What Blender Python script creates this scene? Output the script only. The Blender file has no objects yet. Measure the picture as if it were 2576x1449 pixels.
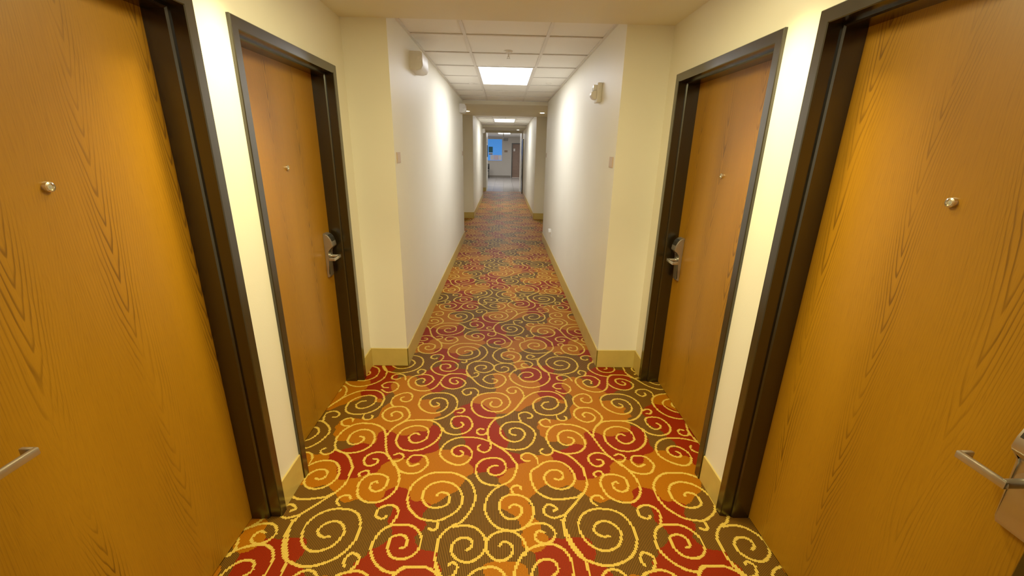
import bpy, bmesh, math, random
import numpy as np
from mathutils import Matrix, Vector

scene = bpy.context.scene
col = scene.collection
random.seed(4)

# ------------------------------------------------------------------ dimensions (metres)
XAL, XAR = -1.016, 1.057          # alcove side walls
XCL, XCR = -0.734, 0.758          # corridor side walls
Y0, YP = 0.40, 2.988              # first alcove
Y1, Y2 = 7.987, 10.59             # second alcove
Y3, Y4 = 15.534, 18.006           # third alcove, end of carpet
Y5, Y6 = 19.8, 27.7               # passage end, lobby back wall
YB = -3.2                         # corridor end behind the viewpoint
SOF, CEI = 2.385, 2.4425
TOPZ = 2.62
DH = 2.083                        # door frame height
DOORS = {'left': ((0.572, 1.588), (1.7815, 2.801)), 'right': ((0.572, 1.591), (1.7812, 2.8185))}
REC = 0.115                       # door recess

# ------------------------------------------------------------------ helpers
def link(name, me, mat=None, parent=None):
    o = bpy.data.objects.new(name, me)
    col.objects.link(o)
    if mat is not None:
        for m in (mat if isinstance(mat, (list, tuple)) else [mat]):
            me.materials.append(m)
    if parent is not None:
        r = parent
        loc = Vector((0, 0, 0))
        while r is not None:
            loc += r.location
            r = r.parent
        me.transform(Matrix.Translation(-loc))
        o.parent = parent
    return o

def obj(name, bm, mat, parent=None, smooth=False):
    bmesh.ops.recalc_face_normals(bm, faces=bm.faces[:])
    me = bpy.data.meshes.new(name)
    bm.to_mesh(me); bm.free()
    if smooth:
        for p in me.polygons:
            p.use_smooth = True
        try:
            me.set_sharp_from_angle(angle=math.radians(40))
        except Exception:
            pass
    return link(name, me, mat, parent)

def tag(o, label=None, cat=None, group=None, kind=None):
    if label: o['label'] = label
    if cat: o['category'] = cat
    if group: o['group'] = group
    if kind: o['kind'] = kind
    return o

def empty(name, loc):
    o = bpy.data.objects.new(name, None)
    o.location = loc
    o.empty_display_size = 0.05
    col.objects.link(o)
    return o

def box(bm, x0, x1, y0, y1, z0, z1, bevel=0.0, seg=2):
    r = bmesh.ops.create_cube(bm, size=1.0)
    vs = r['verts']
    for v in vs:
        v.co = Vector((x0 + (v.co.x + .5) * (x1 - x0), y0 + (v.co.y + .5) * (y1 - y0), z0 + (v.co.z + .5) * (z1 - z0)))
    if bevel > 0:
        es = list({e for v in vs for e in v.link_edges})
        bmesh.ops.bevel(bm, geom=es, offset=bevel, segments=seg, affect='EDGES', profile=.5)
    return bm

def B(*a, **k):
    return box(bmesh.new(), *a, **k)

def cyl(bm, p0, p1, r0, r1=None, n=24):
    r1 = r0 if r1 is None else r1
    p0, p1 = Vector(p0), Vector(p1)
    d = p1 - p0
    r = bmesh.ops.create_cone(bm, cap_ends=True, cap_tris=False, segments=n, radius1=r0, radius2=r1, depth=d.length)
    q = Vector((0, 0, 1)).rotation_difference(d.normalized()).to_matrix().to_4x4()
    bmesh.ops.transform(bm, matrix=Matrix.Translation((p0 + p1) / 2) @ q, verts=r['verts'])
    return bm

def lathe(bm, prof, origin, axis='Z', n=32):
    """profile [(r, h)] revolved about an axis through origin"""
    rings = []
    O = Vector(origin)
    for r, h in prof:
        ring = []
        for i in range(n):
            a = 2 * math.pi * i / n
            c, s = r * math.cos(a), r * math.sin(a)
            p = {'Z': Vector((c, s, h)), 'X': Vector((h, c, s)), 'Y': Vector((s, h, c))}[axis]
            ring.append(bm.verts.new(O + p))
        rings.append(ring)
    for a, b in zip(rings, rings[1:]):
        for i in range(n):
            bm.faces.new((a[i], a[(i + 1) % n], b[(i + 1) % n], b[i]))
    for ring, (r, h) in ((rings[0], prof[0]), (rings[-1], prof[-1])):
        if r > 1e-6:
            bm.faces.new(ring)
    return bm

def prism(bm, poly, a0, a1, f):
    """polygon [(u, v)] extruded from a0 to a1; f(u, v, a) -> point"""
    A = [bm.verts.new(f(u, v, a0)) for u, v in poly]
    Bv = [bm.verts.new(f(u, v, a1)) for u, v in poly]
    bm.faces.new(A); bm.faces.new(Bv[::-1])
    n = len(poly)
    for i in range(n):
        bm.faces.new((A[i], A[(i + 1) % n], Bv[(i + 1) % n], Bv[i]))
    return bm

def copy_tree(o, parent=None):
    c = o.copy(); col.objects.link(c)
    if parent is not None:
        c.parent = parent
    for ch in list(o.children):
        copy_tree(ch, c)
    return c

# ------------------------------------------------------------------ materials
def newmat(name):
    m = bpy.data.materials.new(name); m.use_nodes = True
    nt = m.node_tree
    bs = nt.nodes['Principled BSDF']
    return m, nt, bs

def N(nt, t, **k):
    n = nt.nodes.new(t)
    for a, v in k.items():
        setattr(n, a, v)
    return n

def objcoord(nt, scale=(1, 1, 1), loc=(0, 0, 0)):
    tc = N(nt, 'ShaderNodeTexCoord')
    mp = N(nt, 'ShaderNodeMapping')
    mp.inputs['Scale'].default_value = scale
    mp.inputs['Location'].default_value = loc
    nt.links.new(tc.outputs['Object'], mp.inputs['Vector'])
    return mp.outputs['Vector']

def noise(nt, vec, scale, detail=2, rough=.5):
    n = N(nt, 'ShaderNodeTexNoise')
    n.inputs['Scale'].default_value = scale
    n.inputs['Detail'].default_value = detail
    n.inputs['Roughness'].default_value = rough
    nt.links.new(vec, n.inputs['Vector'])
    return n.outputs['Fac']

def ramp(nt, fac, stops):
    r = N(nt, 'ShaderNodeValToRGB')
    e = r.color_ramp.elements
    while len(e) > 1:
        e.remove(e[-1])
    e[0].position = stops[0][0]; e[0].color = (*stops[0][1], 1)
    for p, c in stops[1:]:
        k = e.new(p); k.color = (*c, 1)
    nt.links.new(fac, r.inputs['Fac'])
    return r.outputs['Color']

def bump(nt, bs, h, strength, dist=.002):
    b = N(nt, 'ShaderNodeBump')
    b.inputs['Strength'].default_value = strength
    b.inputs['Distance'].default_value = dist
    nt.links.new(h, b.inputs['Height'])
    nt.links.new(b.outputs['Normal'], bs.inputs['Normal'])

def paint(name, c, rough=.55, spec=.35, tex=.25, scale=220):
    m, nt, bs = newmat(name)
    v = objcoord(nt)
    f = noise(nt, v, 2.5, 3)
    cc = ramp(nt, f, [(.3, tuple(x * .97 for x in c)), (.7, c)])
    nt.links.new(cc, bs.inputs['Base Color'])
    bs.inputs['Roughness'].default_value = rough
    bs.inputs['Specular IOR Level'].default_value = spec
    if tex:
        bump(nt, bs, noise(nt, v, scale, 3), tex)
    return m

def plain(name, c, rough=.4, metal=0.0, spec=.5, vary=.06, scale=40):
    m, nt, bs = newmat(name)
    f = noise(nt, objcoord(nt), scale, 2)
    cc = ramp(nt, f, [(.3, tuple(x * (1 - vary) for x in c)), (.7, c)])
    nt.links.new(cc, bs.inputs['Base Color'])
    bs.inputs['Roughness'].default_value = rough
    bs.inputs['Metallic'].default_value = metal
    bs.inputs['Specular IOR Level'].default_value = spec
    return m

def emit(name, c, s):
    m, nt, bs = newmat(name)
    bs.inputs['Base Color'].default_value = (.8, .8, .8, 1)
    bs.inputs['Emission Color'].default_value = (*c, 1)
    bs.inputs['Emission Strength'].default_value = s
    return m

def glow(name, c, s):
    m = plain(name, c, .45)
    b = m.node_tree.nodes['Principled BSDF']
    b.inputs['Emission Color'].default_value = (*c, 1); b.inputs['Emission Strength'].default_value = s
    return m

M = {}
M['wall'] = paint('cream_wall_paint', (.82, .785, .665), .5, .3, .12, 160)
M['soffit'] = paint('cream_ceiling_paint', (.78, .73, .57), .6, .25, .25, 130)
M['lobby_wall'] = paint('lobby_wall_paint', (.56, .52, .46), .6, .3, .1)
M['tile'] = paint('ceiling_tile_white', (.87, .85, .80), .8, .2, .35, 300)
M['grid'] = plain('ceiling_grid_white', (.74, .71, .66), .5)
M['bronze'] = plain('dark_bronze_frame_paint', (.009, .006, .0010), .27, 0, .65, .15, 60)
_b = M['bronze'].node_tree.nodes['Principled BSDF']
_b.inputs['Coat Weight'].default_value = .4
_b.inputs['Coat Roughness'].default_value = .22
M['white'] = plain('white_plastic', (.82, .80, .75), .4)
M['lens'] = plain('clear_strobe_lens', (.85, .85, .83), .15)
M['brown_plate'] = plain('tan_sign_plate', (.56, .40, .30), .5)
M['steel'] = plain('satin_nickel', (.50, .47, .42), .33, .9)
M['black'] = plain('black_plastic', (.012, .011, .010), .35)
M['base'] = plain('tan_vinyl_baseboard', (.55, .40, .095), .30, 0, .9, .12, 12)
M['panel_light'] = emit('cool_white_diffuser', (.97, .965, .97), 9.3)
M['can_light'] = emit('warm_lamp', (1.0, .80, .50), 14.0)
M['chrome'] = plain('polished_trim', (.75, .68, .55), .2, .9)
M['pewter'] = plain('peephole_glass', (.32, .33, .30), .12)

def wood(name, dark, mid, light):
    m, nt, bs = newmat(name)
    oi = N(nt, 'ShaderNodeObjectInfo')
    tc = N(nt, 'ShaderNodeTexCoord')
    off = N(nt, 'ShaderNodeVectorMath', operation='SCALE')
    cv = N(nt, 'ShaderNodeCombineXYZ')
    nt.links.new(oi.outputs['Random'], cv.inputs['Y']); nt.links.new(oi.outputs['Random'], cv.inputs['Z'])
    nt.links.new(cv.outputs[0], off.inputs[0]); off.inputs['Scale'].default_value = 37.0
    add = N(nt, 'ShaderNodeVectorMath', operation='ADD')
    nt.links.new(tc.outputs['Object'], add.inputs[0]); nt.links.new(off.outputs[0], add.inputs[1])
    def mapped(sc):
        mp = N(nt, 'ShaderNodeMapping'); mp.inputs['Scale'].default_value = sc
        nt.links.new(add.outputs[0], mp.inputs['Vector']); return mp.outputs['Vector']
    def math_(op, a, b=None):
        n = N(nt, 'ShaderNodeMath', operation=op)
        for i, q in enumerate((a, b)):
            if q is None: continue
            if isinstance(q, (int, float)): n.inputs[i].default_value = q
            else: nt.links.new(q, n.inputs[i])
        return n.outputs[0]
    # cathedral figure: parabolic growth rings about wandering spines, one spine per veneer leaf
    sp = N(nt, 'ShaderNodeSeparateXYZ'); nt.links.new(add.outputs[0], sp.inputs[0])
    wand = math_('MULTIPLY', math_('SUBTRACT', noise(nt, mapped((1, 1.3, .55)), 1.0, 2), .5), .9)
    u = math_('ADD', math_('MULTIPLY', sp.outputs['Y'], 3.7), wand)
    d = math_('ABSOLUTE', math_('SUBTRACT', math_('FRACT', u), .5))
    cell = math_('FLOOR', u)
    wn = N(nt, 'ShaderNodeTexWhiteNoise', noise_dimensions='1D'); nt.links.new(cell, wn.inputs['W'])
    sl = math_('ADD', math_('MULTIPLY', wn.outputs['Value'], 1.6), 1.5)
    fld = math_('SUBTRACT', math_('MULTIPLY', math_('POWER', d, 1.35), 9.5), math_('MULTIPLY', sp.outputs['Z'], sl))
    fld = math_('ADD', fld, math_('MULTIPLY', noise(nt, mapped((1, 9.0, 1.3)), 1.0, 3, .6), .95))
    ring = math_('FRACT', math_('MULTIPLY', fld, 4.2))
    late = ramp(nt, ring, [(0, (0, 0, 0)), (.62, (.08, .08, .08)), (.84, (1, 1, 1)), (.93, (.9, .9, .9)), (1.0, (0, 0, 0))])
    breaks = ramp(nt, noise(nt, mapped((1, 8, 1.6)), 1.0, 3), [(.40, (.10, .10, .10)), (.62, (1, 1, 1))])
    fine = noise(nt, mapped((1, 330, 5)), 1.0, 3, .6)
    pores = ramp(nt, noise(nt, mapped((1, 520, 16)), 1.0, 2), [(.56, (0, 0, 0)), (.70, (1, 1, 1))])
    broad = noise(nt, mapped((1, 3.4, .3)), 1.0, 2)
    base = ramp(nt, broad, [(.3, mid), (.7, light)])
    mx = N(nt, 'ShaderNodeMixRGB', blend_type='MIX')
    near = ramp(nt, d, [(.05, (1, 1, 1)), (.26, (.30, .30, .30))])
    f1 = math_('MULTIPLY', math_('MULTIPLY', math_('MULTIPLY', late, breaks), near), .85)
    nt.links.new(f1, mx.inputs['Fac']); nt.links.new(base, mx.inputs['Color1']); mx.inputs['Color2'].default_value = (*dark, 1)
    m2 = N(nt, 'ShaderNodeMixRGB', blend_type='MIX')
    f2 = math_('MULTIPLY', pores, .24)
    nt.links.new(f2, m2.inputs['Fac']); nt.links.new(mx.outputs[0], m2.inputs['Color1']); m2.inputs['Color2'].default_value = (*dark, 1)
    m3 = N(nt, 'ShaderNodeMixRGB', blend_type='OVERLAY'); m3.inputs['Fac'].default_value = .16
    nt.links.new(m2.outputs[0], m3.inputs['Color1']); nt.links.new(fine, m3.inputs['Color2'])
    nt.links.new(m3.outputs[0], bs.inputs['Base Color'])
    bs.inputs['Roughness'].default_value = .36
    bs.inputs['Specular IOR Level'].default_value = .42
    return m
M['oak'] = wood('oak_veneer', (.085, .030, .0007), (.295, .122, .003), (.365, .158, .0055))
M['brown_wood'] = wood('brown_veneer', (.10, .05, .03), (.21, .125, .085), (.27, .17, .12))

def yarn(name, a, b, stripe, rough=.55, sheen=.0):
    """carpet yarn: ribs run along the corridor, one rib per 7 mm"""
    m, nt, bs = newmat(name)
    tc = N(nt, 'ShaderNodeTexCoord'); sx = N(nt, 'ShaderNodeSeparateXYZ')
    nt.links.new(tc.outputs['Object'], sx.inputs[0])
    k = N(nt, 'ShaderNodeMath', operation='MULTIPLY'); k.inputs[1].default_value = 2 * math.pi / (1.235 / 176)
    nt.links.new(sx.outputs['X'], k.inputs[0])
    s = N(nt, 'ShaderNodeMath', operation='COSINE'); nt.links.new(k.outputs[0], s.inputs[0])
    h = N(nt, 'ShaderNodeMapRange'); h.inputs['From Min'].default_value = -1; h.inputs['From Max'].default_value = 1
    nt.links.new(s.outputs[0], h.inputs['Value'])
    st = ramp(nt, h.outputs[0], [(.30, (0, 0, 0)), (.80, (1, 1, 1))])
    v = objcoord(nt, (143, 420, 1))
    f = noise(nt, v, 1.0, 2)
    ca = ramp(nt, f, [(.25, tuple(x * .72 for x in a)), (.75, tuple(min(1, x * 1.2) for x in a))])
    mx = N(nt, 'ShaderNodeMixRGB'); fm = N(nt, 'ShaderNodeMath', operation='MULTIPLY'); fm.inputs[1].default_value = stripe
    nt.links.new(st, fm.inputs[0]); nt.links.new(fm.outputs[0], mx.inputs['Fac'])
    nt.links.new(ca, mx.inputs['Color1']); mx.inputs['Color2'].default_value = (*b, 1)
    nt.links.new(mx.outputs[0], bs.inputs['Base Color'])
    bs.inputs['Roughness'].default_value = rough
    bs.inputs['Specular IOR Level'].default_value = .14
    bs.inputs['Specular Tint'].default_value = (1, .66, .34, 1)
    bs.inputs['Sheen Weight'].default_value = sheen
    bs.inputs['Sheen Roughness'].default_value = .22
    bs.inputs['Sheen Tint'].default_value = (1, .85, .7, 1)
    return m
YARN = [yarn('brown_yarn', (.024, .0098, .0006), (.17, .072, .009), .9),
        yarn('red_yarn', (.18, .008, .0006), (.09, .005, .0006), .35),
        yarn('orange_yarn', (.29, .082, .0008), (.18, .048, .0008), .35),
        yarn('cream_yarn', (.56, .37, .055), (.40, .245, .026), .35)]

# ------------------------------------------------------------------ carpet (woven repeat traced as curves, rasterised rib by rib)
CURVES = """
490,1435 459,1435 433,1454 431,1480 452,1506 488,1516 523,1500 544,1467 543,1432 526,1395 494,1372 457,1362 417,1376 384,1408 366,1450 361,1489 377,1534 410,1567 452,1584 492,1586 538,1579 578,1553 602,1511 610,1462 609,1420 597,1387 573,1348 541,1322 498,1303 455,1294 415,1300 377,1316 346,1333 321,1372 302,1416 294,1463 298,1507 312,1553 348,1596 393,1651 430,1699 451,1754 451,1812 447,1861 447,1861 412,1925 376,1964 328,1989 303,2010 284,2051 275,2107
256,1574 274,1586 258,1606 231,1611 210,1581 217,1553 250,1534 286,1543 313,1557
288,1780 307,1774 330,1788 330,1824 302,1845 266,1839 237,1806 235,1765 255,1731 291,1712 332,1712 370,1737 392,1783 388,1830 368,1873 332,1905 288,1914 241,1901 205,1870 168,1836 163,1788 167,1748 184,1699 214,1667 257,1646 301,1644 347,1651 386,1659 415,1683
160,1913 134,1916 116,1941 128,1967 156,1977 186,1963 205,1930 208,1892
-309,1666 -303,1682 -283,1687 -257,1677 -244,1646 -250,1615 -275,1598 -309,1593 -342,1601 -369,1630 -381,1666 -376,1703 -356,1736 -322,1755 -280,1758 -236,1742 -204,1709 -185,1666 -182,1625 -195,1586 -219,1557 -254,1532 -286,1518 -332,1521 -372,1534 -399,1557 -429,1591 -446,1635 -453,1676 -448,1719 -431,1758 -396,1798 -349,1822 -293,1825 -250,1822 -200,1799 -154,1759 -130,1709 -120,1656 -127,1606 -146,1557 -177,1511 -215,1489 -248,1455 -267,1413 -268,1373 -269,1335 -256,1295 -247,1253 -261,1306 -238,1261 -209,1211
-138,1369 -122,1381 -116,1401 -128,1421 -154,1429 -182,1421 -201,1397 -205,1373 -195,1346 -172,1324 -137,1312 -104,1320 -74,1346 -60,1377 -59,1409 -72,1442 -103,1476 -141,1491 -175,1491 -211,1485
2,1388 16,1407 37,1404 55,1388 60,1365 47,1338 23,1321 -5,1319 -36,1338 -54,1369 -56,1401 -42,1433 -14,1454 23,1463 60,1459 92,1437 112,1404 118,1369 109,1342 101,1350 69,1288
47,1591 59,1608 79,1611 102,1596 107,1572 92,1543 65,1527 31,1534 8,1562 -1,1601 7,1641 35,1667 76,1674 116,1661 147,1631 161,1591 158,1548 140,1507 105,1476 67,1465 23,1469 -14,1485 -45,1520 -66,1567 -68,1615 -58,1661 -30,1704 2,1731 40,1753 70,1788 85,1835 93,1881 77,1913 51,1963 16,2005 -19,2037 -56,2073 -71,2104
108,1709 103,1728 82,1734 61,1720 60,1698 72,1674
-14,1875 -43,1872 -62,1847 -55,1817 -24,1805 10,1817 32,1853 23,1904 -8,1933 -49,1936 -94,1923 -124,1884 -129,1835 -114,1787 -86,1753 -44,1736 -2,1734
201,1456 178,1463 162,1446 160,1421 181,1404 209,1402 236,1416 250,1446 242,1476 218,1498 185,1504 151,1500 128,1489
180,2815 210,2816 242,2846 233,2883 203,2894 164,2882 136,2837 146,2793 174,2758 217,2748 263,2766 299,2810 305,2877 286,2930 246,2961 199,2964 148,2952 105,2920 69,2858 68,2799 89,2750 132,2702 177,2676 227,2670 286,2691 333,2732 364,2789 367,2848 354,2908 324,2962 299,3043 289,3094
-420,1378 -403,1385 -400,1413 -418,1438 -448,1442 -474,1430 -479,1397 -470,1362 -446,1336 -411,1328 -375,1335 -346,1366 -340,1405 -347,1442 -380,1481 -420,1496 -464,1496 -496,1490 -526,1464 -543,1422 -547,1378 -527,1332 -497,1299 -457,1274 -416,1269 -391,1289 -342,1293
-524,1546 -533,1532 -556,1532 -577,1553 -571,1586 -545,1605 -515,1608 -487,1591 -474,1562 -480,1530 -492,1496
-630,2866 -640,2893 -618,2925 -582,2905 -585,2871 -604,2842
-568,2734 -564,2769 -580,2787 -604,2783 -628,2754 -621,2719 -597,2689 -564,2683 -532,2700 -506,2742 -502,2784 -528,2827 -568,2845 -604,2841 -646,2825 -675,2789 -679,2739 -665,2692 -636,2652 -588,2623 -542,2617 -500,2634 -467,2674 -450,2729 -439,2778 -423,2821 -390,2855 -342,2863 -297,2860 -258,2838 -221,2802 -188,2746 -153,2698 -105,2665 -62,2659 -13,2680 23,2728 34,2777 23,2828 -11,2857 -49,2860 -90,2848 -122,2818 -131,2775 -108,2740 -75,2723 -42,2734 -28,2762 -40,2783 -66,2790
-331,2762 -317,2741 -325,2715 -356,2720 -380,2757 -372,2793 -336,2804 -297,2787 -264,2745 -267,2697 -296,2663 -337,2646 -383,2655 -423,2688 -446,2736
-215,2813 -182,2825 -171,2862 -189,2881 -209,2869
90,2134 66,2143 54,2170 66,2196 96,2203 129,2190 147,2151 134,2106 105,2078 64,2077 24,2105 -1,2156 3,2209 33,2251 76,2265 124,2262 165,2231 201,2184 208,2132 189,2069 150,2021 98,2003 52,2008 8,2020 -32,2049 -60,2080 -74,2130 -76,2189 -61,2243 -32,2293 11,2315 56,2353 97,2407 132,2479 158,2546 151,2616 124,2666 89,2679 54,2660 44,2624 68,2593 102,2602 104,2634
132,2259 117,2312 118,2346 146,2367 177,2365 204,2337 196,2309 169,2303
-59,2489 -72,2460 -58,2433 -26,2425 2,2453 1,2502 -27,2531 -70,2531 -111,2509 -130,2468 -117,2420 -83,2385 -38,2371 7,2382 47,2430 62,2486 44,2553 1,2592 -53,2600 -110,2591 -161,2560 -191,2508 -195,2443 -183,2388 -148,2336 -103,2310 -59,2304 -11,2311 11,2315
-161,2560 -159,2612 -186,2653 -226,2657 -263,2638 -270,2602 -243,2567 -211,2585 -213,2612
324,2489 295,2481 276,2448 289,2412 324,2401 363,2421 389,2465 384,2523 350,2553 302,2552 251,2522 220,2472 217,2423 235,2369 274,2343 322,2336 372,2348 418,2386 442,2442 440,2515 410,2579 366,2614 308,2623 243,2608 198,2572 162,2529 131,2471
362,2337 363,2303 382,2281 413,2286 423,2311 410,2326
312,2260 308,2285 283,2296 250,2274 252,2239 275,2218 309,2217
406,2117 429,2107 435,2083 417,2055 383,2046 353,2064 342,2101 351,2145 380,2175 419,2182 462,2162 489,2121 498,2071 488,2028 458,1993 416,1976 373,1973 328,1989 303,2010 284,2051 275,2107 288,2171 327,2225 373,2243 389,2243 436,2240 485,2220 526,2186 547,2143 562,2096 580,2029 603,1971 637,1921 664,1878 655,1906 692,1843 714,1784 718,1727 703,1678 666,1636 626,1623 583,1631 542,1662 524,1710 521,1754 539,1795 574,1813 612,1810 651,1789 661,1749 650,1710 625,1694 597,1699 579,1726 584,1749 604,1760 610,1749
303,2007 292,1975 263,1961 233,1975 228,1998 245,2014
542,2320 533,2346 555,2368 589,2357 608,2320 592,2284 549,2266 509,2283 480,2326 484,2379 513,2414 557,2427 605,2415 637,2373 653,2321 639,2277 598,2227 570,2173 560,2127
568,2540 550,2522 568,2488 604,2484 626,2509 623,2556 596,2590 551,2585 509,2550 495,2508 502,2458 529,2426 556,2423
804,2474 825,2453 811,2429 783,2429 761,2461 762,2502 790,2528 828,2528 864,2503 881,2446 865,2391 824,2359 778,2355 730,2382 695,2428 685,2485 698,2544 740,2583 796,2593 854,2589 904,2559 936,2504 944,2439 931,2383 890,2323 840,2289 789,2282 732,2281 678,2277 641,2266 596,2221
956,2361 983,2361 997,2392 977,2411 941,2394
749,2135 729,2151 700,2128 700,2090 725,2063 763,2066 797,2097 803,2148 787,2195 746,2218 699,2218 649,2187 628,2141 625,2084 646,2035 681,2003 727,1994 781,2003 833,2042 865,2091 881,2155 868,2209 837,2250 792,2275 741,2283
989,2258 1003,2237 993,2210 958,2196 933,2223 923,2272 940,2312 984,2323 1029,2309 1055,2259 1058,2210 1032,2163 989,2140 943,2140 900,2162 879,2202
-102,2188 -127,2195 -144,2168 -128,2139 -99,2139 -78,2165
542,1926 564,1920 566,1893 538,1872 507,1883 491,1920 503,1959 538,1979 577,1976 610,1954 627,1926
647,1960 669,1971 694,1960 698,1932 676,1910 651,1910
791,1887 754,1871 728,1906 731,1927 746,1952 783,1957 821,1944 839,1905 843,1881 813,1831 768,1816 722,1825 689,1849
-225,1995 -210,1981 -209,1964 -228,1947 -260,1961 -273,1989 -266,2018 -233,2039 -193,2031 -162,1990 -159,1945 -182,1901 -218,1880 -263,1890 -308,1922 -337,1966 -336,2012 -315,2060 -275,2097 -224,2113 -171,2113 -122,2104 -81,2086 -56,2073
-62,2077 -53,2037 -66,1996 -92,1982 -122,1999 -130,2025 -115,2048
488,2794 462,2773 427,2783 420,2819 446,2845 484,2846 514,2820 531,2763
429,2656 397,2659 380,2692 402,2726 443,2734 480,2714 502,2666 488,2620 457,2597 425,2600 391,2632
-725,1648 -737,1666 -762,1668 -783,1650 -782,1625 -763,1605
-284,1516 -281,1481 -297,1468 -319,1477
547,1811 539,1834 517,1834 498,1816 504,1796
"""
BLOBS = (
"1138,229 1169,206 1097,200 1085,133 1056,91 1036,50 1021,76 1000,21 946,1562 916,1557 935,1463 930,1430 1120,1553 1074,1463 1061,1381 1128,1421 1202,1361 37,1361 1,1429 1015,1324 1103,1294 133,1323 136,1276 223,1471 265,1450 193,1553 236,31 265,1507 192,71 1213,107 1195,31 1216,1530 19,1493 75,1493 38,1548 7,134 253,113 327,113 931,1381 308,113 370,118 247,118 255,6 361,56 420,51 337,1553 412,6 335,1462 399,1507 468,1475 557,1529 469,1400 469,1326 621,1553 575,31 621,1484 680,1553 677,1484 638,1420 601,1360 650,1348 505,1267 618,1303 733,1449 701,1411 900,1562 425,1314 1014,1221 996,1124 1121,1107 1172,1071 1061,1293 1127,1203 1167,1253 1019,1152 989,930 914,971 841,987 910,888 890,794 877,720 909,644 954,610 860,848 341,944 310,870 253,846 405,895 348,800 460,954 413,778 169,814 188,754 33,745 78,768 33,709 204,668 221,601 75,653 94,567 156,568 173,505 112,468 76,468 216,536 231,475 188,427 150,439 247,428 253,740 319,475 370,464 986,508 942,472 1001,478 573,15 569,1498 648,1500 633,1362 704,8 897,1053 849,1027 949,1060 1021,1042 930,1463 1031,1424 1090,1409 1036,1345 1078,1277 1114,1308 1043,1233 1119,1198 1157,1129 1107,1062 1012,1162 643,1185 905,1438 481,1324 558,1304 720,965 774,992 845,984 791,908 841,884 847,820 858,782 906,837 921,917 897,760 857,730 870,673 898,625 930,592 954,541 977,491 966,516 928,467 1004,1030 1007,1121 996,1169 639,1174",
"1164,321 1213,333 1232,265 1127,277 1093,327 866,11 861,35 873,1481 927,1343 920,1306 209,1334 196,1268 267,1380 314,1341 174,1323 118,340 82,347 444,279 411,236 518,336 478,248 555,298 476,355 587,336 715,92 745,61 767,6 812,1538 769,1529 841,1515 832,21 681,51 801,1462 798,1407 718,1340 814,1359 687,1303 725,1267 657,1267 336,1400 354,1360 380,1333 253,1400 209,1323 281,1341 324,1286 388,1268 421,1268 810,1218 940,1200 856,1259 894,1151 823,1121 791,1102 192,1277 255,1268 334,1229 338,1160 331,1085 300,1021 374,1027 407,979 1020,826 1065,834 1091,773 1136,766 1117,701 1003,772 956,795 1009,700 977,679 1055,665 1099,631 1140,666 1184,599 1207,522 12,486 1070,566 1125,534 1066,503 1148,473 1110,443 1094,386 1228,387 1191,332 50,332 998,425 1041,426 320,377 354,350 385,428 427,446 749,63 801,1545 826,1503 722,108 791,1469 819,1404 732,1340 747,1364 846,1342 922,1343 855,1267 930,1260 752,1207 663,1301 697,1206 887,1174 926,1113 836,1125 774,1065 966,1276 749,1328 705,1244 729,1118 788,1266 868,1167 906,1120 720,1194 984,688 1011,640 1102,711 1085,784 1030,822 1119,641 1100,542 1042,554 1065,854 750,552 726,539 770,478 829,540 843,585 832,618 656,508 608,477 589,538 705,390 841,448 541,350 617,430 775,362 1010,420 982,449 534,551",
"1036,308 932,229 1010,217 925,133 876,107 985,144 839,91 1057,277 3,1269 103,1269 1188,1262 183,1429 161,1388 40,195 62,247 118,218 102,134 143,134 79,71 58,6 35,51 131,1553 113,1507 157,1484 277,218 217,278 189,189 293,173 311,309 365,219 411,162 486,179 553,190 620,202 575,108 681,190 632,92 746,191 480,108 627,298 697,323 801,292 853,250 973,220 833,135 896,82 815,847 840,771 1235,1204 10,1264 1220,1117 86,1205 10,1062 34,975 1176,907 1082,931 1126,990 1223,851 34,813 104,933 195,1038 232,1083 175,934 125,852 135,1129 84,1063 225,977 161,1158 236,1144 286,628 270,683 253,634 262,588 158,376 125,311 183,349 255,306 261,371 326,601 415,636 398,519 314,537 940,397 965,347 1039,358 1003,342 907,358 926,305 1045,289 580,1156 610,1095 684,1077 529,1226 534,1121 643,1018 711,1025 1221,1178 12,1236 30,1097 1230,1064 1179,999 595,1070 590,1183 644,948 640,882 732,915 718,858 755,819 784,759 695,758 754,729 549,818 558,742 498,779 541,955 597,947 696,672 740,672 623,637 680,604 774,638 637,604 431,636 471,616 478,538 393,518 921,391 920,336 997,336 872,363 828,346 407,912",
)

PX, PY, NX, NY = 1.235, 1.570, 176, 392

def spline(P, step=.002):
    n = len(P); Q = np.vstack([2 * P[0] - P[1], P, 2 * P[-1] - P[-2]]); out = []
    for i in range(n - 1):
        p0, p1, p2, p3 = Q[i:i + 4]
        m = max(2, int(np.linalg.norm(p2 - p1) / step))
        t = np.linspace(0, 1, m, endpoint=False)[:, None]
        out.append(.5 * ((2 * p1) + (p2 - p0) * t + (2 * p0 - 5 * p1 + 4 * p2 - p3) * t ** 2 + (3 * p1 - p0 - 3 * p2 + p3) * t ** 3))
    return np.vstack(out)

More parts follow.
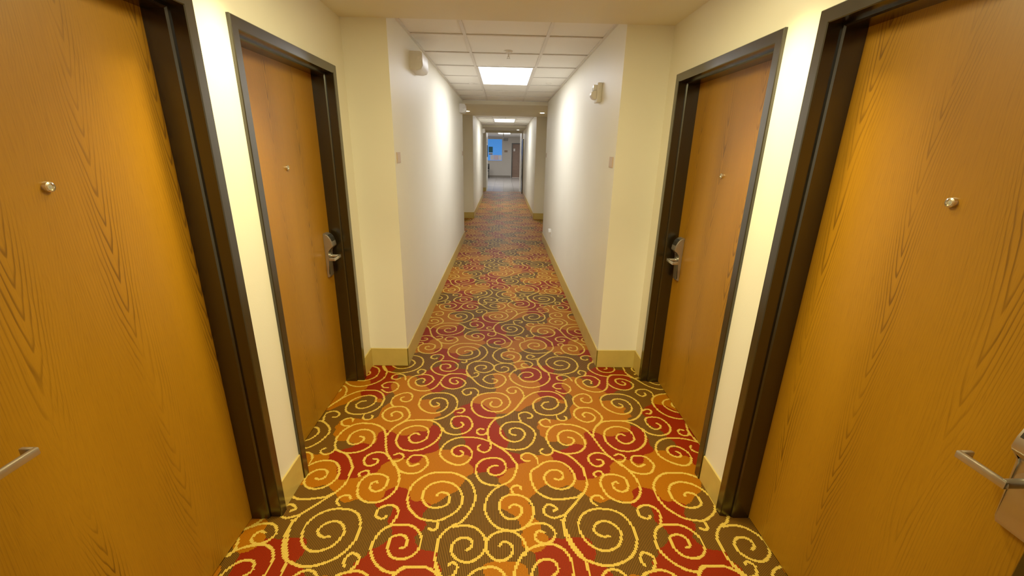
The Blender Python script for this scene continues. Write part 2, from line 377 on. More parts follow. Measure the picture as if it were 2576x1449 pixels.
def weave():
    dx, dy = PX / NX, PY / NY
    X, Y = np.meshgrid((np.arange(NX) + .5) * dx, (np.arange(NY) + .5) * dy)
    sc = np.zeros((3, NY, NX))
    for l, txt in enumerate(BLOBS):
        for pr in txt.split():
            a, b = pr.split(','); a = int(a) / 1000; b = int(b) / 1000
            ax = (X - a + PX / 2) % PX - PX / 2; ay = (Y - b + PY / 2) % PY - PY / 2
            sc[l] += 1 / (ax ** 2 + ay ** 2 + .0004) ** 2
    c = sc.argmax(0)
    for line in CURVES.strip().splitlines():
        P = np.array([[int(q) / 1000 for q in pr.split(',')] for pr in line.split()])
        for x, y in spline(P):
            i = int(math.floor(x / dx)); j = int(math.floor(y / dy))
            for a in (-1, 0, 1):
                for b in (-2, -1, 0, 1, 2):
                    ex = (i + a + .5) * dx - x; ey = (j + b + .5) * dy - y
                    if ex * ex + ey * ey < .0061 ** 2:
                        c[(j + b) % NY, (i + a) % NX] = 3
    return c

def carpet():
    c = weave()
    runs = []
    for i in range(NX):
        cc = c[:, i]
        cut = [0] + [int(q) + 1 for q in np.nonzero(cc[1:] != cc[:-1])[0]] + [NY]
        runs.append([(a, b, int(cc[a])) for a, b in zip(cut, cut[1:])])
    dx, dy = PX / NX, PY / NY
    V, MI = [], []
    wide = [(Y0, YP), (Y1, Y2), (Y3, Y4)]
    def emitcol(i, ya, yb):
        x0, x1 = i * dx, (i + 1) * dx
        k0 = int(math.floor(ya / PY)); k1 = int(math.floor(yb / PY))
        for k in range(k0, k1 + 1):
            for a, b, m in runs[i % NX]:
                s, e = max(k * PY + a * dy, ya), min(k * PY + b * dy, yb)
                if e - s > 1e-6:
                    V.extend(((x0, s, 0), (x1, s, 0), (x1, e, 0), (x0, e, 0))); MI.append(m)
    for i in range(int(math.floor((XAL - .16) / dx)), int(math.ceil((XAR + .16) / dx))):
        xm = (i + .5) * dx
        if XCL - .02 < xm < XCR + .02:
            emitcol(i, YB, Y4)
        else:
            for a, b in wide:
                emitcol(i, a - .02, b + .02)
    n = len(MI)
    me = bpy.data.meshes.new('floor')
    me.vertices.add(4 * n); me.vertices.foreach_set('co', np.array(V, dtype=np.float32).ravel())
    me.loops.add(4 * n); me.loops.foreach_set('vertex_index', np.arange(4 * n, dtype=np.int32))
    me.polygons.add(n)
    me.polygons.foreach_set('loop_start', np.arange(0, 4 * n, 4, dtype=np.int32))
    me.polygons.foreach_set('loop_total', np.full(n, 4, dtype=np.int32))
    for m in YARN:
        me.materials.append(m)
    me.polygons.foreach_set('material_index', np.array(MI, dtype=np.int32))
    me.update(calc_edges=True)
    o = bpy.data.objects.new('floor', me); col.objects.link(o)
    tag(o, 'corridor carpet with cream spirals on red, orange and brown patches', 'carpet', kind='structure')
carpet()

# lobby floor: grey tiles with thin joints
def tilefloor():
    m, nt, bs = newmat('grey_floor_tile')
    v = objcoord(nt)
    br = N(nt, 'ShaderNodeTexBrick'); br.offset = 0
    br.inputs['Scale'].default_value = 1; br.inputs['Brick Width'].default_value = .45; br.inputs['Row Height'].default_value = .45
    br.inputs['Mortar Size'].default_value = .006
    br.inputs['Color1'].default_value = (.40, .37, .34, 1); br.inputs['Color2'].default_value = (.44, .41, .38, 1); br.inputs['Mortar'].default_value = (.25, .23, .21, 1)
    nt.links.new(v, br.inputs['Vector']); nt.links.new(br.outputs['Color'], bs.inputs['Base Color'])
    bs.inputs['Roughness'].default_value = .22
    return m
o = obj('floor_lobby', B(-3.2, 3.2, Y4, Y6, -.05, 0), tilefloor())
tag(o, 'grey tiled lobby floor beyond the end of the carpet', 'floor', kind='structure')

# ------------------------------------------------------------------ shell
def struct(name, bm, mat, label, cat):
    return tag(obj(name, bm, mat), label, cat, kind='structure')

T = .16
for side, xa, xc, s in (('left', XAL, XCL, -1), ('right', XAR, XCR, 1)):
    lo = lambda a, b: (min(a, b), max(a, b))
    # first alcove wall with the two door openings
    bm = bmesh.new()
    dd = DOORS[side]
    ys = [Y0, dd[0][0] + .01, dd[0][1] - .01, dd[1][0] + .01, dd[1][1] - .01, YP]
    for a, b in ((0, 1), (2, 3), (4, 5)):
        box(bm, *lo(xa, xa + s * T), ys[a], ys[b], 0, TOPZ)
    for a, b in ((1, 2), (3, 4)):
        box(bm, *lo(xa, xa + s * T), ys[a], ys[b], DH - .01, TOPZ)
    struct('wall_%s_alcove' % side, bm, M['wall'], 'cream wall of the near recess on the %s holding two doors' % side, 'wall')
    # corridor walls: behind the viewpoint, first stretch, second stretch
    segs = [(YB, Y0), (YP, Y1), (Y2, Y3 if s < 0 else Y4)]
    names = ['behind', 'corridor', 'corridor_far']
    for (a, b), nm in zip(segs, names):
        struct('wall_%s_%s' % (side, nm), B(*lo(xc, xa + s * T), a, b, 0, TOPZ), M['wall'],
               'cream corridor wall on the %s, %s' % (side, {'behind': 'before the near recess', 'corridor': 'between the near and the middle recess', 'corridor_far': 'between the middle recess and the lobby'}[nm]), 'wall')
    alc = [(Y1, Y2, '_recess_mid')] + ([(Y3, Y4, '_recess_far')] if s < 0 else [])
    for a, b, nm in alc:
        struct('wall_%s%s' % (side, nm), B(*lo(xa, xa + s * T), a, b, 0, TOPZ), M['wall'], 'cream wall of a further door recess on the %s%s' % (side, ', beside the lobby' if nm.endswith('far') else ''), 'wall')
    # baseboards
    tb, hb = .009, .15
    bm = bmesh.new()
    def runx(x, a, b, d):     # along y, face towards -d
        box(bm, *lo(x, x - d * tb), a, b, 0, hb, .0025, 1)
    def runy(y, x0, x1, d):   # across, faces towards -y when d = -1
        box(bm, *lo(x0, x1), *lo(y, y + d * tb), 0, hb, .0025, 1)
    runx(xa, Y0, dd[0][0] - .001, s)
    runx(xa, dd[0][1] + .001, dd[1][0] - .001, s)
    runx(xa, dd[1][1] + .001, YP, s)
    runy(YP, xa, xc - s * tb, -1)
    runx(xc, YP - tb, Y1 + tb, s)
    runy(Y1, xa, xc - s * tb, 1)
    runx(xa, Y1, Y2, s)
    runy(Y2, xa, xc - s * tb, -1)
    runx(xc, Y2 - tb, (Y3 + tb) if s < 0 else 17.0, s)
    if s < 0:
        runx(xa, Y3, Y4, s); runy(Y4, xa, -.72, -1)
    runx(xc, YB, Y0 + tb, s); runy(Y0, xa, xc - s * tb, 1)
    struct('baseboard_%s' % side, bm, M['base'], 'tan vinyl baseboard along the %s corridor walls' % side, 'baseboard')

struct('wall_back', B(XAL - T, XAR + T, YB - .12, YB, 0, TOPZ), M['wall'], 'cream end wall of the corridor behind the viewpoint', 'wall')
for nm, a, b, w in (('near', Y0, YP, 'above the four near doors'), ('mid', Y1, Y2, 'above the middle recess'), ('far', Y3, Y4, 'in front of the lobby opening')):
    struct('ceiling_soffit_' + nm, B(XAL - .01, XAR + .01, a, b, SOF, TOPZ), M['soffit'], 'lowered cream drywall soffit ' + w, 'ceiling')

# tiled ceilings: tiles and T-bars in one mesh per stretch
GX = (-.305, .320)
def gridceil(name, y0, y1, hole, label):
    bm = bmesh.new()
    xs = [XCL, GX[0], GX[1], XCR]
    g = .012
    n = int(math.ceil((y1 - y0) / .62))
    for k in range(n):
        ya = y0 + .62 * k; yb = min(ya + .62, y1)
        for i in range(3):
            if i == 1 and hole and hole[0] - .05 < (ya + yb) / 2 < hole[1] + .05:
                continue
            box(bm, xs[i] + g * .4, xs[i + 1] - g * .4, ya + g * .4, yb - g * .4, CEI + .008, CEI + .03)
    nt_ = len(bm.faces)
    for x in GX:
        box(bm, x - g, x + g, y0, y1, CEI, CEI + .006)
    for x, d in ((XCL, 1), (XCR, -1)):
        box(bm, min(x, x + d * .022), max(x, x + d * .022), y0, y1, CEI, CEI + .006)
    for k in range(0, n + 1):
        y = min(y0 + .62 * k, y1)
        for i in range(3):
            if i == 1 and hole and hole[0] + .1 < y < hole[1] - .1:
                continue
            box(bm, xs[i] + (.022 if i == 0 else g), xs[i + 1] - (.022 if i == 2 else g), max(y - g, y0), min(y + g, y1), CEI, CEI + .006)
    bm.faces.ensure_lookup_table()
    for f in bm.faces[nt_:]:
        f.material_index = 1
    box(bm, XCL, XCR, y0, y1, CEI + .10, CEI + .12)
    struct(name, bm, [M['tile'], M['grid']], label, 'ceiling')
gridceil('ceiling_corridor', YP, Y1, (YP + 1.86, YP + 3.10), 'white tiled ceiling grid of the first corridor stretch')
gridceil('ceiling_corridor_far', Y2, Y3, (Y2 + 1.86, Y2 + 3.10), 'white tiled ceiling grid of the second corridor stretch')
gridceil('ceiling_corridor_behind', YB, Y0, None, 'white tiled ceiling grid before the near recess')

# passage and lobby
struct('wall_left_passage', B(-1.2, -.72, Y4, Y5, 0, TOPZ), M['wall'], 'cream left side of the opening into the lobby', 'wall')
struct('wall_right_passage', B(.72, 1.23, Y4, Y5, 0, TOPZ), M['wall'], 'cream right side of the opening into the lobby', 'wall')
struct('ceiling_passage', B(-.72, .72, Y4, Y4 + .25, 2.30, TOPZ), M['soffit'], 'cream header over the opening into the lobby', 'ceiling')
struct('ceiling_lobby', B(-3.2, 3.2, Y4 + .25, Y6, CEI + .01, TOPZ), M['tile'], 'pale lobby ceiling', 'ceiling')
bm = B(-3.2, .505, Y6, Y6 + .12, 0, TOPZ); box(bm, 1.41, 3.2, Y6, Y6 + .12, 0, TOPZ); box(bm, .505, 1.41, Y6, Y6 + .12, 2.05, TOPZ)
struct('wall_lobby_end', bm, M['lobby_wall'], 'greyish beige end wall of the lobby', 'wall')
struct('wall_lobby_left', B(-3.3, -3.2, Y5, Y6, 0, TOPZ), M['lobby_wall'], 'left wall of the lobby', 'wall')
struct('wall_lobby_right', B(3.2, 3.3, Y5, Y6, 0, TOPZ), M['lobby_wall'], 'right wall of the lobby', 'wall')
bm = B(-3.2, -1.2, Y5, Y5 + .1, 0, TOPZ); box(bm, 1.23, 3.2, Y5, Y5 + .1, 0, TOPZ)
struct('wall_lobby_front', bm, M['lobby_wall'], 'lobby wall either side of the opening', 'wall')
bm = B(-3.2, .45, Y6 - .012, Y6, 0, .12)
struct('baseboard_lobby', bm, plain('grey_brown_base', (.22, .19, .15), .5), 'grey brown baseboard of the lobby end wall', 'baseboard')

# ------------------------------------------------------------------ doors
def frame_mesh(f, ya, yb, H, prof):
    """hollow metal frame: profile (inset, depth) mitred round three sides"""
    bm = bmesh.new()
    rows = []
    for s, d in prof:
        rows.append([bm.verts.new(f(d, y, z)) for y, z in ((ya + s, 0), (ya + s, H - s), (yb - s, H - s), (yb - s, 0))])
    for a, b in zip(rows, rows[1:]):
        for i in range(3):
            bm.faces.new((a[i], a[i + 1], b[i + 1], b[i]))
    bm.edges.ensure_lookup_table()
    return bm

FPROF = [(0, .002), (0, -.011), (.003, -.014), (.043, -.014), (.046, -.011), (.046, .036), (.053, .036), (.058, .042), (.058, REC)]

def make_door(idx, side, ya, yb, hinge_far, label):
    xa, s = (XAL, -1) if side == 'left' else (XAR, 1)
    f = lambda d, y, z: (xa + s * d, y, z)          # d: depth into the wall
    root = empty('door_%d' % idx, (xa, (ya + yb) / 2, 0))
    tag(root, label, 'door', kind='structure')
    obj('door_frame', frame_mesh(f, ya, yb, DH, FPROF), M['bronze'], root)
    e = lambda a, b: (min(a, b), max(a, b))
    obj('door_leaf', B(*e(xa + s * REC, xa + s * (REC + .044)), ya + .05, yb - .05, .007, DH - .05), M['oak'], root)
    xd = xa + s * REC
    # peephole
    yc = (ya + yb) / 2 + (.012 if hinge_far else .014)
    p = lathe(bmesh.new(), [(.0135, 0), (.0135, .004), (.0125, .009), (.0085, .0105), (.0080, .008)], (0, 0, 0), 'X', 28)
    bmesh.ops.scale(p, vec=(-s, 1, 1), verts=p.verts[:]); bmesh.ops.translate(p, vec=(xd, yc, 1.517), verts=p.verts[:])
    ph = obj('peephole', p, M['chrome'], root, True)
    p = lathe(bmesh.new(), [(.0079, .0), (.0079, .006), (.005, .0078), (.0, .0084)], (0, 0, 0), 'X', 24)
    bmesh.ops.scale(p, vec=(-s, 1, 1), verts=p.verts[:]); bmesh.ops.translate(p, vec=(xd, yc, 1.517), verts=p.verts[:])
    obj('peephole_lens', p, M['pewter'], ph, True)
    # electronic lock: slim escutcheon with a bulging card reader on top, return lever below
    yl = (ya + .147) if hinge_far else (yb - .128)
    h = 1 if hinge_far else -1                      # towards the hinge
    g = lambda u, v, a: (xd - s * u, a, v)
    prof = [(0, 1.106), (.016, 1.104), (.030, 1.095), (.043, 1.077), (.051, 1.055), (.055, 1.030), (.052, 1.022), (.024, 1.000), (.020, .990), (.018, .835), (.013, .822), (0, .820)]
    bm = prism(bmesh.new(), prof, yl - .034, yl + .034, g)
    bmesh.ops.bevel(bm, geom=[ed for ed in bm.edges if abs(ed.verts[0].co.y - ed.verts[1].co.y) < 1e-6], offset=.004, segments=2, affect='EDGES')
    lk = obj('lock', bm, M['steel'], root, True)
    bm = prism(bmesh.new(), [(.029, 1.0975), (.0425, 1.0805), (.0505, 1.0575), (.052, 1.0575), (.044, 1.0825), (.030, 1.0995)], yl - .026, yl + .026, g)
    obj('card_slot', bm, M['black'], lk)
    bm = bmesh.new()
    cyl(bm, g(.012, .957, yl), g(.030, .957, yl), .021, .021, 28)
    cyl(bm, g(.028, .957, yl), g(.080, .957, yl), .0105, .0105, 24)
    a, b = sorted((yl - h * .008, yl + h * .098))
    box(bm, *e(xd - s * .074, xd - s * .086), a, b, .9475, .9665, .003, 2)
    a, b = sorted((yl + h * .088, yl + h * .098))
    box(bm, *e(xd - s * .048, xd - s * .080), a, b, .9475, .9665, .003, 2)
    obj('lever', bm, M['steel'], lk, True)
    return root

make_door(1, 'left', *DOORS['left'][0], True, 'near left oak door cropped by the photo edge, lever tip showing at its lower left')
make_door(2, 'left', *DOORS['left'][1], False, 'second door on the left, oak in dark bronze frame, lock beside the far jamb')
make_door(3, 'right', *DOORS['right'][0], True, 'near right oak door cropped by the photo edge, lever and part of lock showing')
make_door(4, 'right', *DOORS['right'][1], False, 'second door on the right, oak in dark bronze frame, lock beside the far jamb')

# corridor door folded back against the wall by the lobby
r = empty('door_5', (.75, 17.5, 0))
tag(r, 'dark corridor door folded open against the right wall by the lobby', 'door', kind='structure')
obj('door_leaf', B(.716, .756, 17.06, 17.98, .01, 2.06, .003), M['bronze'], r)
obj('push_plate', B(.712, .7165, 17.2, 17.3, .95, 1.2, .001), M['steel'], r)

# lobby door
r = empty('door_6', (.96, Y6, 0))
tag(r, 'brown door with a small white sign on the lobby end wall', 'door', kind='structure')
f = lambda d, y, z: (y, Y6 + d, z)
obj('door_frame', frame_mesh(f, .485, 1.43, 2.075, [(0, .0), (0, -.015), (.05, -.015), (.05, .06)]), M['bronze'], r)
# the veneer runs in the y-z plane, so the leaf is modelled that way and turned
bm = B(-.02, .02, -.425, .425, .008, 2.028)
bmesh.ops.rotate(bm, cent=(0, 0, 0), matrix=Matrix.Rotation(math.pi / 2, 3, 'Z'), verts=bm.verts[:])
bmesh.ops.translate(bm, vec=(.9575, Y6 + .08, 0), verts=bm.verts[:])
obj('door_leaf', bm, M['brown_wood'], r)
obj('door_sign', B(.60, .70, Y6 + .052, Y6 + .06, 1.60, 1.75, .002), M['white'], r)

# ------------------------------------------------------------------ ceiling lights
def panel_light(y0, y1, label, grp=None):
    r = empty('ceiling_light', (0.0075, (y0 + y1) / 2, CEI))
    tag(r, label, 'ceiling light', grp)
    bm = bmesh.new()
    for a in ((GX[0] + .012, GX[0] + .030, y0 + .010, y1 - .010), (GX[1] - .030, GX[1] - .012, y0 + .010, y1 - .010),
              (GX[0] + .030, GX[1] - .030, y0 + .010, y0 + .028), (GX[0] + .030, GX[1] - .030, y1 - .028, y1 - .010)):
        box(bm, *a, CEI + .001, CEI + .03)
    obj('light_frame', bm, M['grid'], r)
    obj('diffuser', B(GX[0] + .028, GX[1] - .028, y0 + .026, y1 - .026, CEI + .007, CEI + .015), M['panel_light'], r)
    return r
panel_light(YP + 1.86, YP + 3.10, 'large lit fluorescent panel set in the near ceiling grid')
panel_light(Y2 + 1.86, Y2 + 3.10, 'smaller-looking lit panel in the second ceiling grid, past the middle soffit')
def surface_light(y0, y1, label):
    r = empty('ceiling_light', (0.01, (y0 + y1) / 2, CEI))
    tag(r, label, 'ceiling light')
    obj('light_frame', B(-.30, .32, y0, y1, CEI - .008, CEI + .012, .003), M['grid'], r)
    obj('diffuser', B(-.28, .30, y0 + .02, y1 - .02, CEI - .014, CEI - .007), M['panel_light'], r)
surface_light(20.3, 21.5, 'lit panel on the lobby ceiling just behind the hanging sign')
surface_light(21.6, 22.8, 'lit panel on the lobby ceiling, deepest of the row')

def downlight(x, y, label, grp=None, power=30, z=SOF):
    r = empty('downlight', (x, y, z))
    tag(r, label, 'recessed light', grp)
    t = lathe(bmesh.new(), [(.052, -.002), (.056, -.006), (.078, -.005), (.082, -.0005), (.050, -.0005)], (x, y, z), 'Z', 40)
    obj('trim_ring', t, M['chrome'], r, True)
    l = lathe(bmesh.new(), [(.0, -.012), (.025, -.0105), (.044, -.006), (.051, -.0012)], (x, y, z), 'Z', 32)
    obj('lamp', l, M['can_light'], r, True)
    ld = bpy.data.lights.new('downlight_lamp', 'SPOT')
    ld.energy = power; ld.color = (1.0, .80, .36); ld.shadow_soft_size = .045
    ld.spot_size = math.radians(98); ld.spot_blend = 1.0
    lo = bpy.data.objects.new('downlight_lamp', ld); col.objects.link(lo)
    lo.location = (x, y, z - .03)
    return r
downlight(-.76, 1.69, 'warm recessed lamp over the wall strip between the left doors', power=68)
downlight(.79, 1.69, 'warm recessed lamp over the wall strip between the right doors', power=68)
downlight(-.76, 9.38, 'warm glowing recessed lamp at the left end of the middle soffit', power=18)
downlight(.785, 9.44, 'warm glowing recessed lamp at the right end of the middle soffit', power=18)
downlight(.53, 17.1, 'small warm recessed lamp in the far soffit before the lobby', power=16)

def area(x, y, z, sx, sy, power, c, rot=(0, 0, 0)):  # bare area lamps out of view, no fixture is built for them
    ld = bpy.data.lights.new('unseen_lamp', 'AREA'); ld.shape = 'RECTANGLE'
    ld.size = sx; ld.size_y = sy; ld.energy = power; ld.color = c
    lo = bpy.data.objects.new('unseen_lamp', ld); col.objects.link(lo)
    lo.location = (x, y, z); lo.rotation_euler = rot
area(0, -1.0, CEI - .01, .56, 1.2, 13, (1.0, .90, .66))  # unseen lamp behind the viewpoint, added to light the near end
area(.02, 1.69, SOF - .004, .6, .6, 17, (1.0, .86, .38))  # warm fill lamp added under the near soffit to brighten the recess
area(1.8, 24.5, CEI - .03, .6, 1.2, 16, (1.0, .97, .92))
area(-1.8, 24.5, CEI - .03, .6, 1.2, 16, (1.0, .97, .92))

# ------------------------------------------------------------------ wall and ceiling devices
def emergency_light(label):
    """built against the left corridor wall, base point at the wall, local y from 0"""
    x, y, z = XCL, 3.655, 2.205
    r = empty('emergency_light', (x, y, z))
    tag(r, label, 'emergency light', 'emergency lights on the left wall')
    bm = prism(bmesh.new(), [(0, .135), (.080, .135), (.094, .125), (.097, .035), (.082, .010), (.050, 0), (0, .004)], y, y + .27, lambda u, v, a: (x + u, a, z + v))
    bmesh.ops.bevel(bm, geom=[e for e in bm.edges if abs(e.verts[0].co.y - e.verts[1].co.y) < 1e-6 and e.verts[0].co.x > x + .01], offset=.005, segments=2, affect='EDGES')
    obj('mounted_housing', bm, M['white'], r, True)
    for k, (yy, d) in enumerate(((y, -1), (y + .27, 1))):
        bm = cyl(bmesh.new(), (x + .072, yy - d * .004, z + .085), (x + .072, yy + d * .012, z + .085), .020, .017, 24)
        cyl(bm, (x + .072, yy + d * .011, z + .085), (x + .072, yy + d * .016, z + .085), .012, .010, 20)
        obj('lamp_head', bm, M['white'], r, True)
    return r
e1 = emergency_light('white emergency light box high on the near left corridor wall')
for y, z, lab in ((7.43, 2.200, 'white emergency light box by the middle soffit on the left'), (15.05, 2.17, 'white emergency light box on the far left wall before the lobby')):
    c = copy_tree(e1); c.location = (XCL, y, z); c['label'] = lab

# fire alarm horn strobe on the right wall
x, y, z = XCR, 3.58, 2.0
r = empty('fire_alarm', (x, y, z)); tag(r, 'white fire alarm strobe high on the near right corridor wall', 'fire alarm')
bm = B(x - .036, x, y, y + .115, z, z + .140, .005)
obj('mounting_plate', bm, M['white'], r, True)
bm = prism(bmesh.new(), [(.034, .020), (.056, .022), (.076, .040), (.080, .062), (.070, .080), (.034, .088)], y + .022, y + .093, lambda u, v, a: (x - u, a, z + v))
bmesh.ops.bevel(bm, geom=bm.edges[:], offset=.004, segments=2, affect='EDGES')
obj('horn', bm, M['white'], r, True)
bm = B(x - .062, x - .034, y + .03, y + .085, z + .088, z + .128, .004)
obj('strobe_lens', bm, M['lens'], r, True)

# room number plates
def plate(side, y, z, label, w=.10, hgt=.072):
    x, s = (XCL, 1) if side == 'left' else (XCR, -1)
    r = empty('wall_plaque', (x, y, z)); tag(r, label, 'sign', 'small wall plaques in the corridor')
    e = lambda a, b: (min(a, b), max(a, b))
    obj('backing', B(*e(x, x + s * .005), y - w / 2, y + w / 2, z - hgt / 2, z + hgt / 2, .0015), M['brown_plate'], r)
    obj('face', B(*e(x + s * .004, x + s * .007), y - w / 2 + .008, y + w / 2 - .008, z - hgt / 2 + .008, z + hgt / 2 - .008, .0008), plain('plaque_face', (.60, .46, .36), .5), r)
plate('left', 3.085, 1.564, 'small tan plaque at the near edge of the left corridor wall')
plate('right', 3.085, 1.560, 'small tan plaque at the near edge of the right corridor wall')
plate('left', 7.86, 1.564, 'small tan plaque at the far end of the left corridor wall')
plate('right', 7.86, 1.560, 'small tan plaque at the far end of the right corridor wall')

# outlet with a plug-in on the right wall
r = empty('wall_outlet', (XCR, 6.58, .40)); tag(r, 'white wall outlet with a plug low on the right corridor wall', 'outlet')
obj('cover_plate', B(XCR - .006, XCR, 6.545, 6.615, .345, .460, .002), M['white'], r)
obj('plug', B(XCR - .045, XCR - .005, 6.555, 6.605, .415, .470, .006), M['white'], r, True)

# sprinklers
def sprinkler(x, y, label, z=CEI):
    r = empty('sprinkler', (x, y, z)); tag(r, label, 'sprinkler', 'pendant sprinklers along the corridor ceiling')
    obj('ceiling_mount', lathe(bmesh.new(), [(.012, -.012), (.030, -.007), (.038, .006), (.012, .006)], (x, y, z), 'Z', 28), M['white'], r, True)
    bm = cyl(bmesh.new(), (x, y, z - .008), (x, y, z - .040), .007, .006, 16)
    cyl(bm, (x, y, z - .052), (x, y, z - .055), .016, .016, 20)
    cyl(bm, (x + .008, y, z - .036), (x + .008, y, z - .053), .0025, .0025, 8); cyl(bm, (x - .008, y, z - .036), (x - .008, y, z - .053), .0025, .0025, 8)
    obj('sprinkler_head', bm, M['white'], r, True)
sprinkler(.03, 4.13, 'pendant sprinkler in the tile in front of the large near light panel')
sprinkler(.03, 11.75, 'pendant sprinkler silhouetted against the second light panel')
def cap(x, y, label):
    o = obj('ceiling_rosette', lathe(bmesh.new(), [(.0, -.006), (.030, -.005), (.040, .006)], (x, y, CEI + .002), 'Z', 28), M['white'], None, True)
    tag(o, label, 'ceiling fitting')
cap(.56, 5.91, 'small round white cap in a ceiling tile right of the near light panel')
cap(-.43, 6.02, 'small round white cap in a ceiling tile left of the near light panel')

# sign hanging edge-on before the lobby
r = empty('hanging_sign', (-.025, 19.0, 2.16)); tag(r, 'thin white sign hanging edge-on from the ceiling before the lobby', 'sign')
obj('sign_panel', B(-.043, -.007, 18.86, 19.14, 2.16, 2.37, .004), M['white'], r)
obj('mount', B(-.035, -.015, 18.96, 19.04, 2.365, CEI + .012), M['white'], r)

# ------------------------------------------------------------------ lobby end wall
yb = Y6 - .001
r = empty('notice_board', (-.7, yb, 1.65)); tag(r, 'blue notice board with an added glow on the lobby end wall', 'notice board')
obj('board', B(-1.30, -.122, yb - .022, yb, 1.02, 2.29, .004), glow('glowing_blue_board', (.05, .30, .95), .22), r)  # emission added so the blue outshines the wall around it
for zz in (2.285, 1.005):
    obj('mounting_rail', B(-1.31, -.112, yb - .026, yb, zz, zz + .018), M['steel'], r)
def sheet(name, x0, x1, z0, z1, c, label, cat, grp=None, cap_c=None):
    rr = empty(name, ((x0 + x1) / 2, yb - .022, z0)); tag(rr, label, cat, grp)
    obj('page', B(x0, x1, yb - .027, yb - .0225, z0, z1), plain(name + '_paper', c, .6, vary=.12, scale=22), rr)
    if cap_c:
        obj('caption_strip', B(x0 + .01, x1 - .01, yb - .030, yb - .0265, z0 + .01, z0 + .06), plain(name + '_ink', cap_c, .6), rr)
sheet('poster', -.951, -.693, 1.50, 1.84, (.01, .10, .13), 'dark teal square poster on the blue board', 'poster')
sheet('caption_card', -.951, -.693, 1.37, 1.485, (.72, .78, .85), 'white strip with a dark edge under the teal poster', 'card', None, (.02, .04, .10))
sheet('paper_sheet', -.847, -.62, 1.05, 1.35, (.78, .74, .76), 'white sheet at the left of the row along the bottom of the blue board', 'paper', 'sheets along the bottom of the blue board')
sheet('paper_sheet', -.61, -.33, 1.05, 1.35, (.75, .60, .68), 'pinkish sheet in the middle of the row on the blue board', 'paper', 'sheets along the bottom of the blue board')
sheet('paper_sheet', -.32, -.14, 1.05, 1.35, (.82, .80, .80), 'white sheet at the right corner of the blue board', 'paper', 'sheets along the bottom of the blue board')
r = empty('wall_plaque', (.13, yb, 1.58)); tag(r, 'brown plaque on the lobby end wall between board and door', 'sign')
obj('backing', B(.03, .23, yb - .012, yb, 1.52, 1.645, .003), plain('brown_plaque', (.22, .15, .10), .5), r)
obj('face', B(.05, .21, yb - .015, yb - .011, 1.54, 1.625, .001), plain('brown_plaque_face', (.27, .19, .13), .5), r)
r = empty('shadow_block', (.11, yb, 2.28)); tag(r, 'grey slatted block standing in for a shadow high on the lobby end wall', 'shadow stand-in')  # a shadow on the wall, modelled as a grey frame with slats
bm = bmesh.new()
for a in ((-.03, .25, 2.20, 2.215), (-.03, .25, 2.345, 2.36), (-.03, -.015, 2.215, 2.345), (.235, .25, 2.215, 2.345)):
    box(bm, a[0], a[1], yb - .016, yb, a[2], a[3])
obj('shadow_frame', bm, plain('shadow_grey', (.25, .25, .24), .5), r)
bm = bmesh.new()
for k in range(6):
    box(bm, -.015, .235, yb - .012, yb - .002, 2.222 + k * .021, 2.230 + k * .021)
obj('shadow_slats', bm, plain('shadow_slat_grey', (.20, .20, .19), .5), r)
# things on the left side of the lobby opening
r = empty('wall_sign', (-.72, 19.2, 1.9)); tag(r, 'bright white sign on the left side of the lobby opening', 'sign')
obj('sign_panel', B(-.72, -.705, 18.95, 19.5, 1.90, 2.15, .003), M['white'], r)
r = empty('picture_frame', (-.72, 19.2, 1.35)); tag(r, 'dark framed notice under the white sign in the lobby opening', 'picture')
obj('frame', B(-.72, -.702, 19.0, 19.5, 1.35, 1.83, .003), M['black'], r)
obj('picture', B(-.7025, -.700, 19.04, 19.46, 1.39, 1.79), plain('dark_notice', (.06, .07, .06), .3), r)

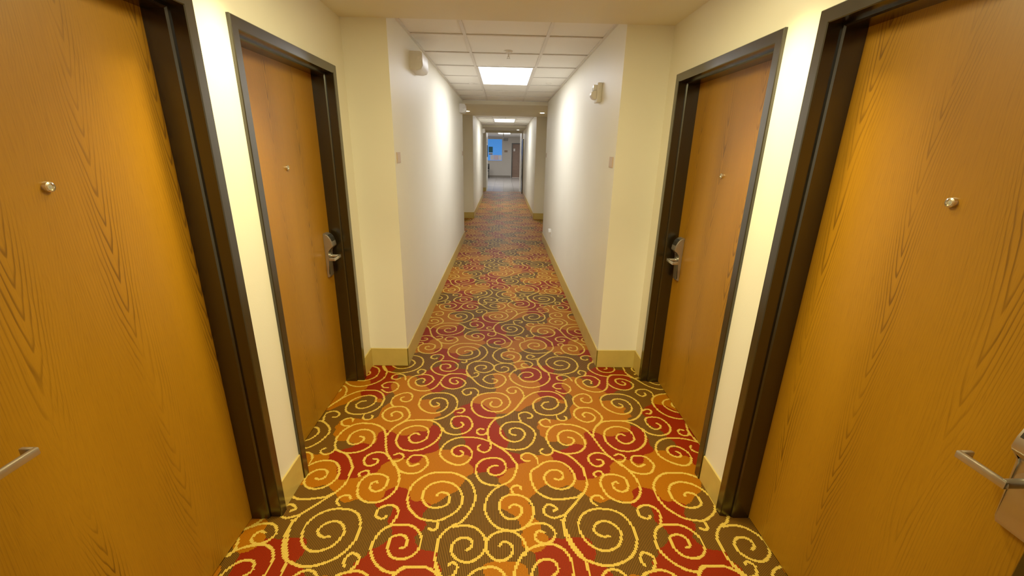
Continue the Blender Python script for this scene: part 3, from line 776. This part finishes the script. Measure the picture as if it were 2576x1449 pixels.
# black chair at the left end of the lobby wall
def chair(x, y):
    r = empty('lobby_chair', (x, y, 0)); tag(r, 'black chair partly hidden at the lower left of the lobby opening', 'chair')
    obj('seat', B(x - .22, x + .22, y - .22, y + .22, .40, .46, .02), M['black'], r, True)
    obj('backrest', B(x - .22, x + .22, y + .19, y + .23, .50, .84, .015), M['black'], r, True)
    for a in (-.2, .2):
        for b in (-.2, .2):
            obj('leg', cyl(bmesh.new(), (x + a * .97, y + b * .97, 0), (x + a * .9, y + b * .9, .41), .013, .013, 12), M['black'], r, True)
    for a in (-.19, .19):
        obj('back_post', B(x + a - .012, x + a + .012, y + .195, y + .225, .44, .52), M['black'], r)
chair(-1.10, 26.9)

# ------------------------------------------------------------------ camera, world, colour
cam = bpy.data.cameras.new('camera')
cam.sensor_fit = 'HORIZONTAL'; cam.sensor_width = 36.0
cam.lens = 36.0 * 1060.861 / 2576
cam.clip_start = .02; cam.clip_end = 100
co = bpy.data.objects.new('camera', cam); col.objects.link(co)
PIT, YAW, ROL = 0.3146, 0.0244, 0.0198
cp, sp, cy, sy = math.cos(PIT), math.sin(PIT), math.cos(YAW), math.sin(YAW)
fw = Vector((sy * cp, cy * cp, -sp)); rt = Vector((cy, -sy, 0)); up = rt.cross(fw)
r2 = rt * math.cos(ROL) + up * math.sin(ROL); u2 = -rt * math.sin(ROL) + up * math.cos(ROL)
mw = Matrix((r2, u2, -fw)).transposed().to_4x4(); mw.translation = Vector((0, 0, 1.6239))
co.matrix_world = mw
scene.camera = co

w = bpy.data.worlds.new('world'); scene.world = w; w.use_nodes = True
w.node_tree.nodes['Background'].inputs['Color'].default_value = (.9, .8, .65, 1)
w.node_tree.nodes['Background'].inputs['Strength'].default_value = .3
scene.view_settings.view_transform = 'Standard'
scene.view_settings.look = 'None'
scene.view_settings.exposure = 0.76
scene.view_settings.gamma = 1.2
scene.cycles.diffuse_bounces = 4
scene.cycles.glossy_bounces = 2
scene.cycles.max_bounces = 6
scene.cycles.caustics_reflective = False
scene.cycles.caustics_refractive = False
scene.cycles.adaptive_threshold = 0.02
